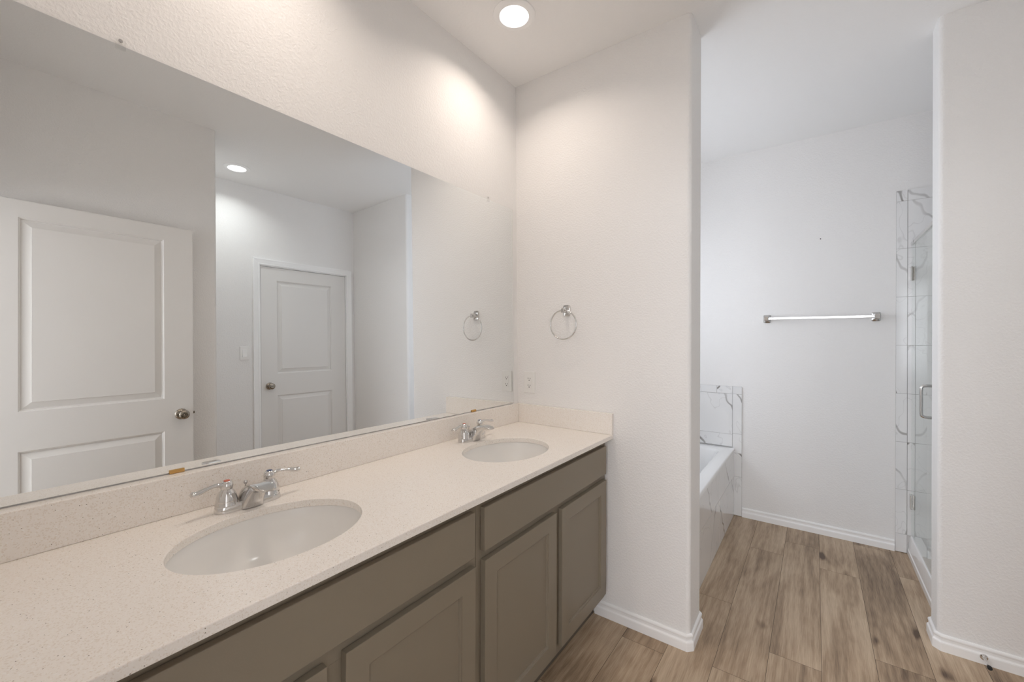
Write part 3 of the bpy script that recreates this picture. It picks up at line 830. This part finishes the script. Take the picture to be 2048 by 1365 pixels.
# open entry door resting back toward the near wall
ang = math.atan2(1.738 - 1.700, 0.838)
d2 = bpy.data.objects.new('door_2', None); COL.objects.link(d2); d2.location = (1.700, -1.853, 0); d2.rotation_euler = (0, 0, -ang); d2['kind'] = 'structure'
d2['label'] = 'open white two-panel door with nickel knob, seen in the mirror at left'
DWd = 0.839
bm = bmesh.new()
panel_face(bm, lambda u, v, d: (-d, u, v), 0.0, DWd, 0.012, 2.040, [(0.140, 0.698, 1.020, 1.958), (0.140, 0.698, 0.20, 0.830)], DR, 0.035)
dl = obj('door_slab', bm, 'door', d2)
knob(dl, 'nickel', (0.0, 0.778, 0.921), '-x')
bm = bmesh.new(); box(bm, 0.009, 0.026, DWd + 0.0002, DWd + 0.0018, 0.893, 0.949); lt = obj('latch_plate', bm, 'nickel', dl, bevel=0.0005)
bm = bmesh.new(); box(bm, 0.012, 0.022, DWd + 0.0018, DWd + 0.012, 0.914, 0.928); obj('latch_bolt', bm, 'nickel', lt, bevel=0.002)
for z in (1.80, 1.02, 0.25):
    bm = bmesh.new(); lathe(bm, [(0.006, -0.045), (0.006, 0.045)], (0.004, -0.007, z), 'z', 12); obj('hinge', bm, 'nickel', d2, smooth=40)

# ================================================================== TILE
def tiles(parent, name, face3, us, vs_, groups=None, thick=0.009, grout=0.0011, skip=None):
    """tiles between successive lines us x vs; face3(u, v, d) -> xyz, d outwards from the wall"""
    bm = bmesh.new(); uvl = bm.loops.layers.uv.new('UVMap')
    mid = (us[0] + us[-1]) / 2

    def slab(u0, u1, v0, v1, d0, d1, mi, off=(0, 0), flip=1):
        V = {}
        for i, u in enumerate((u0, u1)):
            for j, v in enumerate((v0, v1)):
                for k, d in enumerate((d0, d1)): V[i, j, k] = (bm.verts.new(face3(u, v, d)), (u * flip + off[0], v + off[1]))
        for q in (((0, 0, 1), (1, 0, 1), (1, 1, 1), (0, 1, 1)), ((0, 0, 0), (0, 1, 0), (1, 1, 0), (1, 0, 0)), ((0, 0, 0), (1, 0, 0), (1, 0, 1), (0, 0, 1)),
                  ((0, 1, 0), (0, 1, 1), (1, 1, 1), (1, 1, 0)), ((0, 0, 0), (0, 0, 1), (0, 1, 1), (0, 1, 0)), ((1, 0, 0), (1, 1, 0), (1, 1, 1), (1, 0, 1))):
            f = bm.faces.new([V[t][0] for t in q]); f.material_index = mi
            for lp, t in zip(f.loops, q): lp[uvl].uv = V[t][1]
    slab(us[0] + 0.001, us[-1] - 0.001, vs_[0] + 0.001, vs_[-1] - 0.001, 0.0006, thick - 0.0015, 1)
    for a, b in zip(us, us[1:]):
        for c, d in zip(vs_, vs_[1:]):
            if skip and skip(a, b, c, d): continue
            slab(a + grout, b - grout, c + grout, d - grout, 0.0008, thick, 0, (random.uniform(0, 40), random.uniform(0, 40)), random.choice((1, -1)))
    return obj(name, bm, ['marble', 'grout'], parent)


random.seed(21)
XT = 0.841
tt = thing('tub_tile_surround', 'veined white marble tile surround low on the wall around the bathtub', 'tile surround', (0.45, YF, 0))
Tm = lambda v: Vector(v) - Vector((0.45, YF, 0))
tiles(tt, 'tile_panel', lambda u, v, d: Tm((u, YF - d, v)), [0.002, 0.219, 0.719, 0.828], [0.922, 0.980])
tiles(tt, 'tile_panel', lambda u, v, d: Tm((u, YF - d, v)), [0.002, 0.219, 0.828], [0.517, 0.613, 0.922])
tiles(tt, 'tile_border', lambda u, v, d: Tm((u, YF - d, v)), [0.828, 0.892], [0.002, 0.297, 0.474, 0.621, 0.922, 0.980])
tiles(tt, 'tile_panel', lambda u, v, d: Tm((0.0 + d, u, v)), [0.212, 0.60, 1.21, YF - 0.010], [0.517, 0.613, 0.922, 0.980])
tiles(tt, 'tile_panel', lambda u, v, d: Tm((u, 0.2 + d, v)), [0.010, 0.230, 0.835], [0.517, 0.613, 0.922, 0.980])

ap = thing('tub_apron', 'veined marble tile apron boxing in the side of the bathtub', 'tub apron', (XT, 0.94, 0))
bm = bmesh.new(); box(bm, -0.055, -0.0095, 0.202 - 0.94, YF - 0.012 - 0.94, 0.0, 0.492); obj('backer_board', bm, 'grout', ap)
tiles(ap, 'apron_tiles', lambda u, v, d: (-0.0095 + d, u - 0.94, v), [0.202, 0.46, 1.07, YF - 0.010], [0.001, 0.300, 0.4925])

tub = thing('bathtub', 'white acrylic drop-in bathtub behind the marble tile apron', 'bathtub', (0.42, 0.94, 0.5))
bm = bmesh.new()


def rrect(x0, x1, y0, y1, r, z, n=8):
    pts = arc(x1 - r, y1 - r, r, 0, 90, n) + arc(x0 + r, y1 - r, r, 90, 180, n) + arc(x0 + r, y0 + r, r, 180, 270, n) + arc(x1 - r, y0 + r, r, 270, 360, n)
    return [(x, y, z) for x, y in pts]


X0, X1, Y0, Y1 = 0.0105 - 0.42, XT + 0.004 - 0.42, 0.2105 - 0.94, YF - 0.0105 - 0.94
R = [rrect(X0, X1, Y0, Y1, 0.006, -0.0065), rrect(X0, X1, Y0, Y1, 0.006, 0.006), rrect(X0 + .002, X1 - .002, Y0 + .002, Y1 - .002, 0.006, 0.0125), rrect(X0 + .007, X1 - .007, Y0 + .007, Y1 - .007, 0.008, 0.0155)]
for ins, r, z in ((0.075, 0.10, 0.0150), (0.083, 0.10, 0.011), (0.090, 0.10, -0.004), (0.105, 0.11, -0.10), (0.125, 0.12, -0.30), (0.15, 0.12, -0.38), (0.20, 0.10, -0.405)):
    R.append(rrect(X0 + ins, X1 - ins, Y0 + ins * 1.25, Y1 - ins * 1.25, r, z))
loft(bm, R, cap0=False, cap1=True)
obj('tub_shell', bm, 'acrylic', tub, smooth=45)

st = thing('shower_tile_surround', 'tall veined white marble tile on the walls of the glass shower', 'tile surround', (2.2, YF, 0))
Sm = lambda v: Vector(v) - Vector((2.2, YF, 0))
SZ = [0.117, 0.397, 0.696, 1.000, 1.304, 1.609, 1.913, 2.211, 2.279]
tiles(st, 'tile_border', lambda u, v, d: Sm((u, YF - d, v)), [1.750, 1.804], [0.002] + SZ)
tiles(st, 'tile_panel', lambda u, v, d: Sm((u, YF - d, v)), [1.804, 2.414, 2.644], SZ)
tiles(st, 'tile_panel', lambda u, v, d: Sm((XW - d, u, v)), [0.797, 1.24, YF - 0.010], SZ)
tiles(st, 'tile_panel', lambda u, v, d: Sm((u, YRB + d, v)), [1.815, 2.40, 2.644], SZ)

sp = thing('shower_pan', 'white acrylic shower pan with raised threshold', 'shower pan', (2.2, 1.23, 0))
bm = bmesh.new()
prof = [(1.806, 0.0), (1.806, 0.030), (1.8085, 0.0345), (1.8105, 0.036), (1.8170, 0.108), (1.8195, 0.1145), (1.824, 0.117), (1.868, 0.117), (1.874, 0.113), (1.888, 0.045), (1.90, 0.038), (2.643, 0.046), (2.643, 0.0)]
prism_axis(bm, [(a - 2.2, b_) for a, b_ in prof], 'y', 0.798 - 1.23, YF - 0.011 - 1.23); obj('pan_floor', bm, 'acrylic', sp, smooth=25)
bm = bmesh.new(); lathe(bm, [(0.045, 0.042), (0.045, 0.046), (0.0, 0.0465)], (0.07, 0, 0), 'z', 32); obj('drain_cover', bm, 'chrome', sp, smooth=40)

XG = 1.826
sd = thing('shower_door', 'clear glass shower enclosure door with chrome handle, hinges and top rail', 'shower door', (XG, 1.3, 0.117))
GZ = 0.117


def gb(name, x0, x1, y0, y1, z0, z1, mat, parent=sd, bevel=None, label=None):
    bm = bmesh.new(); box(bm, x0 - XG, x1 - XG, y0 - 1.3, y1 - 1.3, z0 - GZ, z1 - GZ); return obj(name, bm, mat, parent, bevel=bevel, label=label)


gb('glass_panel', XG - 0.004, XG + 0.004, 0.990, YF - 0.014, 0.130, 1.925, 'glass', label='hinged clear glass door pane')
gb('glass_panel', XG - 0.004, XG + 0.004, 0.800, 0.984, 0.1185, 1.925, 'glass', label='fixed clear glass side pane')
gb('top_rail', XG - 0.009, XG + 0.009, 0.800, YF - 0.0105, 1.926, 1.946, 'chrome', bevel=0.0015)
for z0, z1 in ((1.705, 1.792), (0.292, 0.378)):
    bm = bmesh.new()
    box(bm, -0.012, -0.0045, 1.628 - 1.3, YF - 0.016 - 1.3, z0 - GZ, z1 - GZ); box(bm, 0.0045, 0.012, 1.628 - 1.3, YF - 0.016 - 1.3, z0 - GZ, z1 - GZ)
    box(bm, -0.012, 0.012, YF - 0.0155 - 1.3, YF - 0.0095 - 1.3, z0 - GZ, z1 - GZ)
    obj('hinge', bm, 'chrome', sd, bevel=0.0015)
bm = bmesh.new()
hy = 1.050 - 1.3; hz0, hz1 = 0.945 - GZ, 1.105 - GZ
for s in (-1, 1):
    a = 0.0045 * s; b_ = 0.052 * s
    pts = spline([(a, hy, hz0), (b_ * 0.6, hy, hz0), (b_ * 0.92, hy, hz0 + 0.006), (b_, hy, hz0 + 0.022), (b_, hy, (hz0 + hz1) / 2), (b_, hy, hz1 - 0.022), (b_ * 0.92, hy, hz1 - 0.006), (b_ * 0.6, hy, hz1), (a, hy, hz1)], 6)
    tube(bm, pts, 0.0075, 16, upv=Vector((0, 1, 0)))
obj('handle', bm, 'chrome', sd, smooth=50)
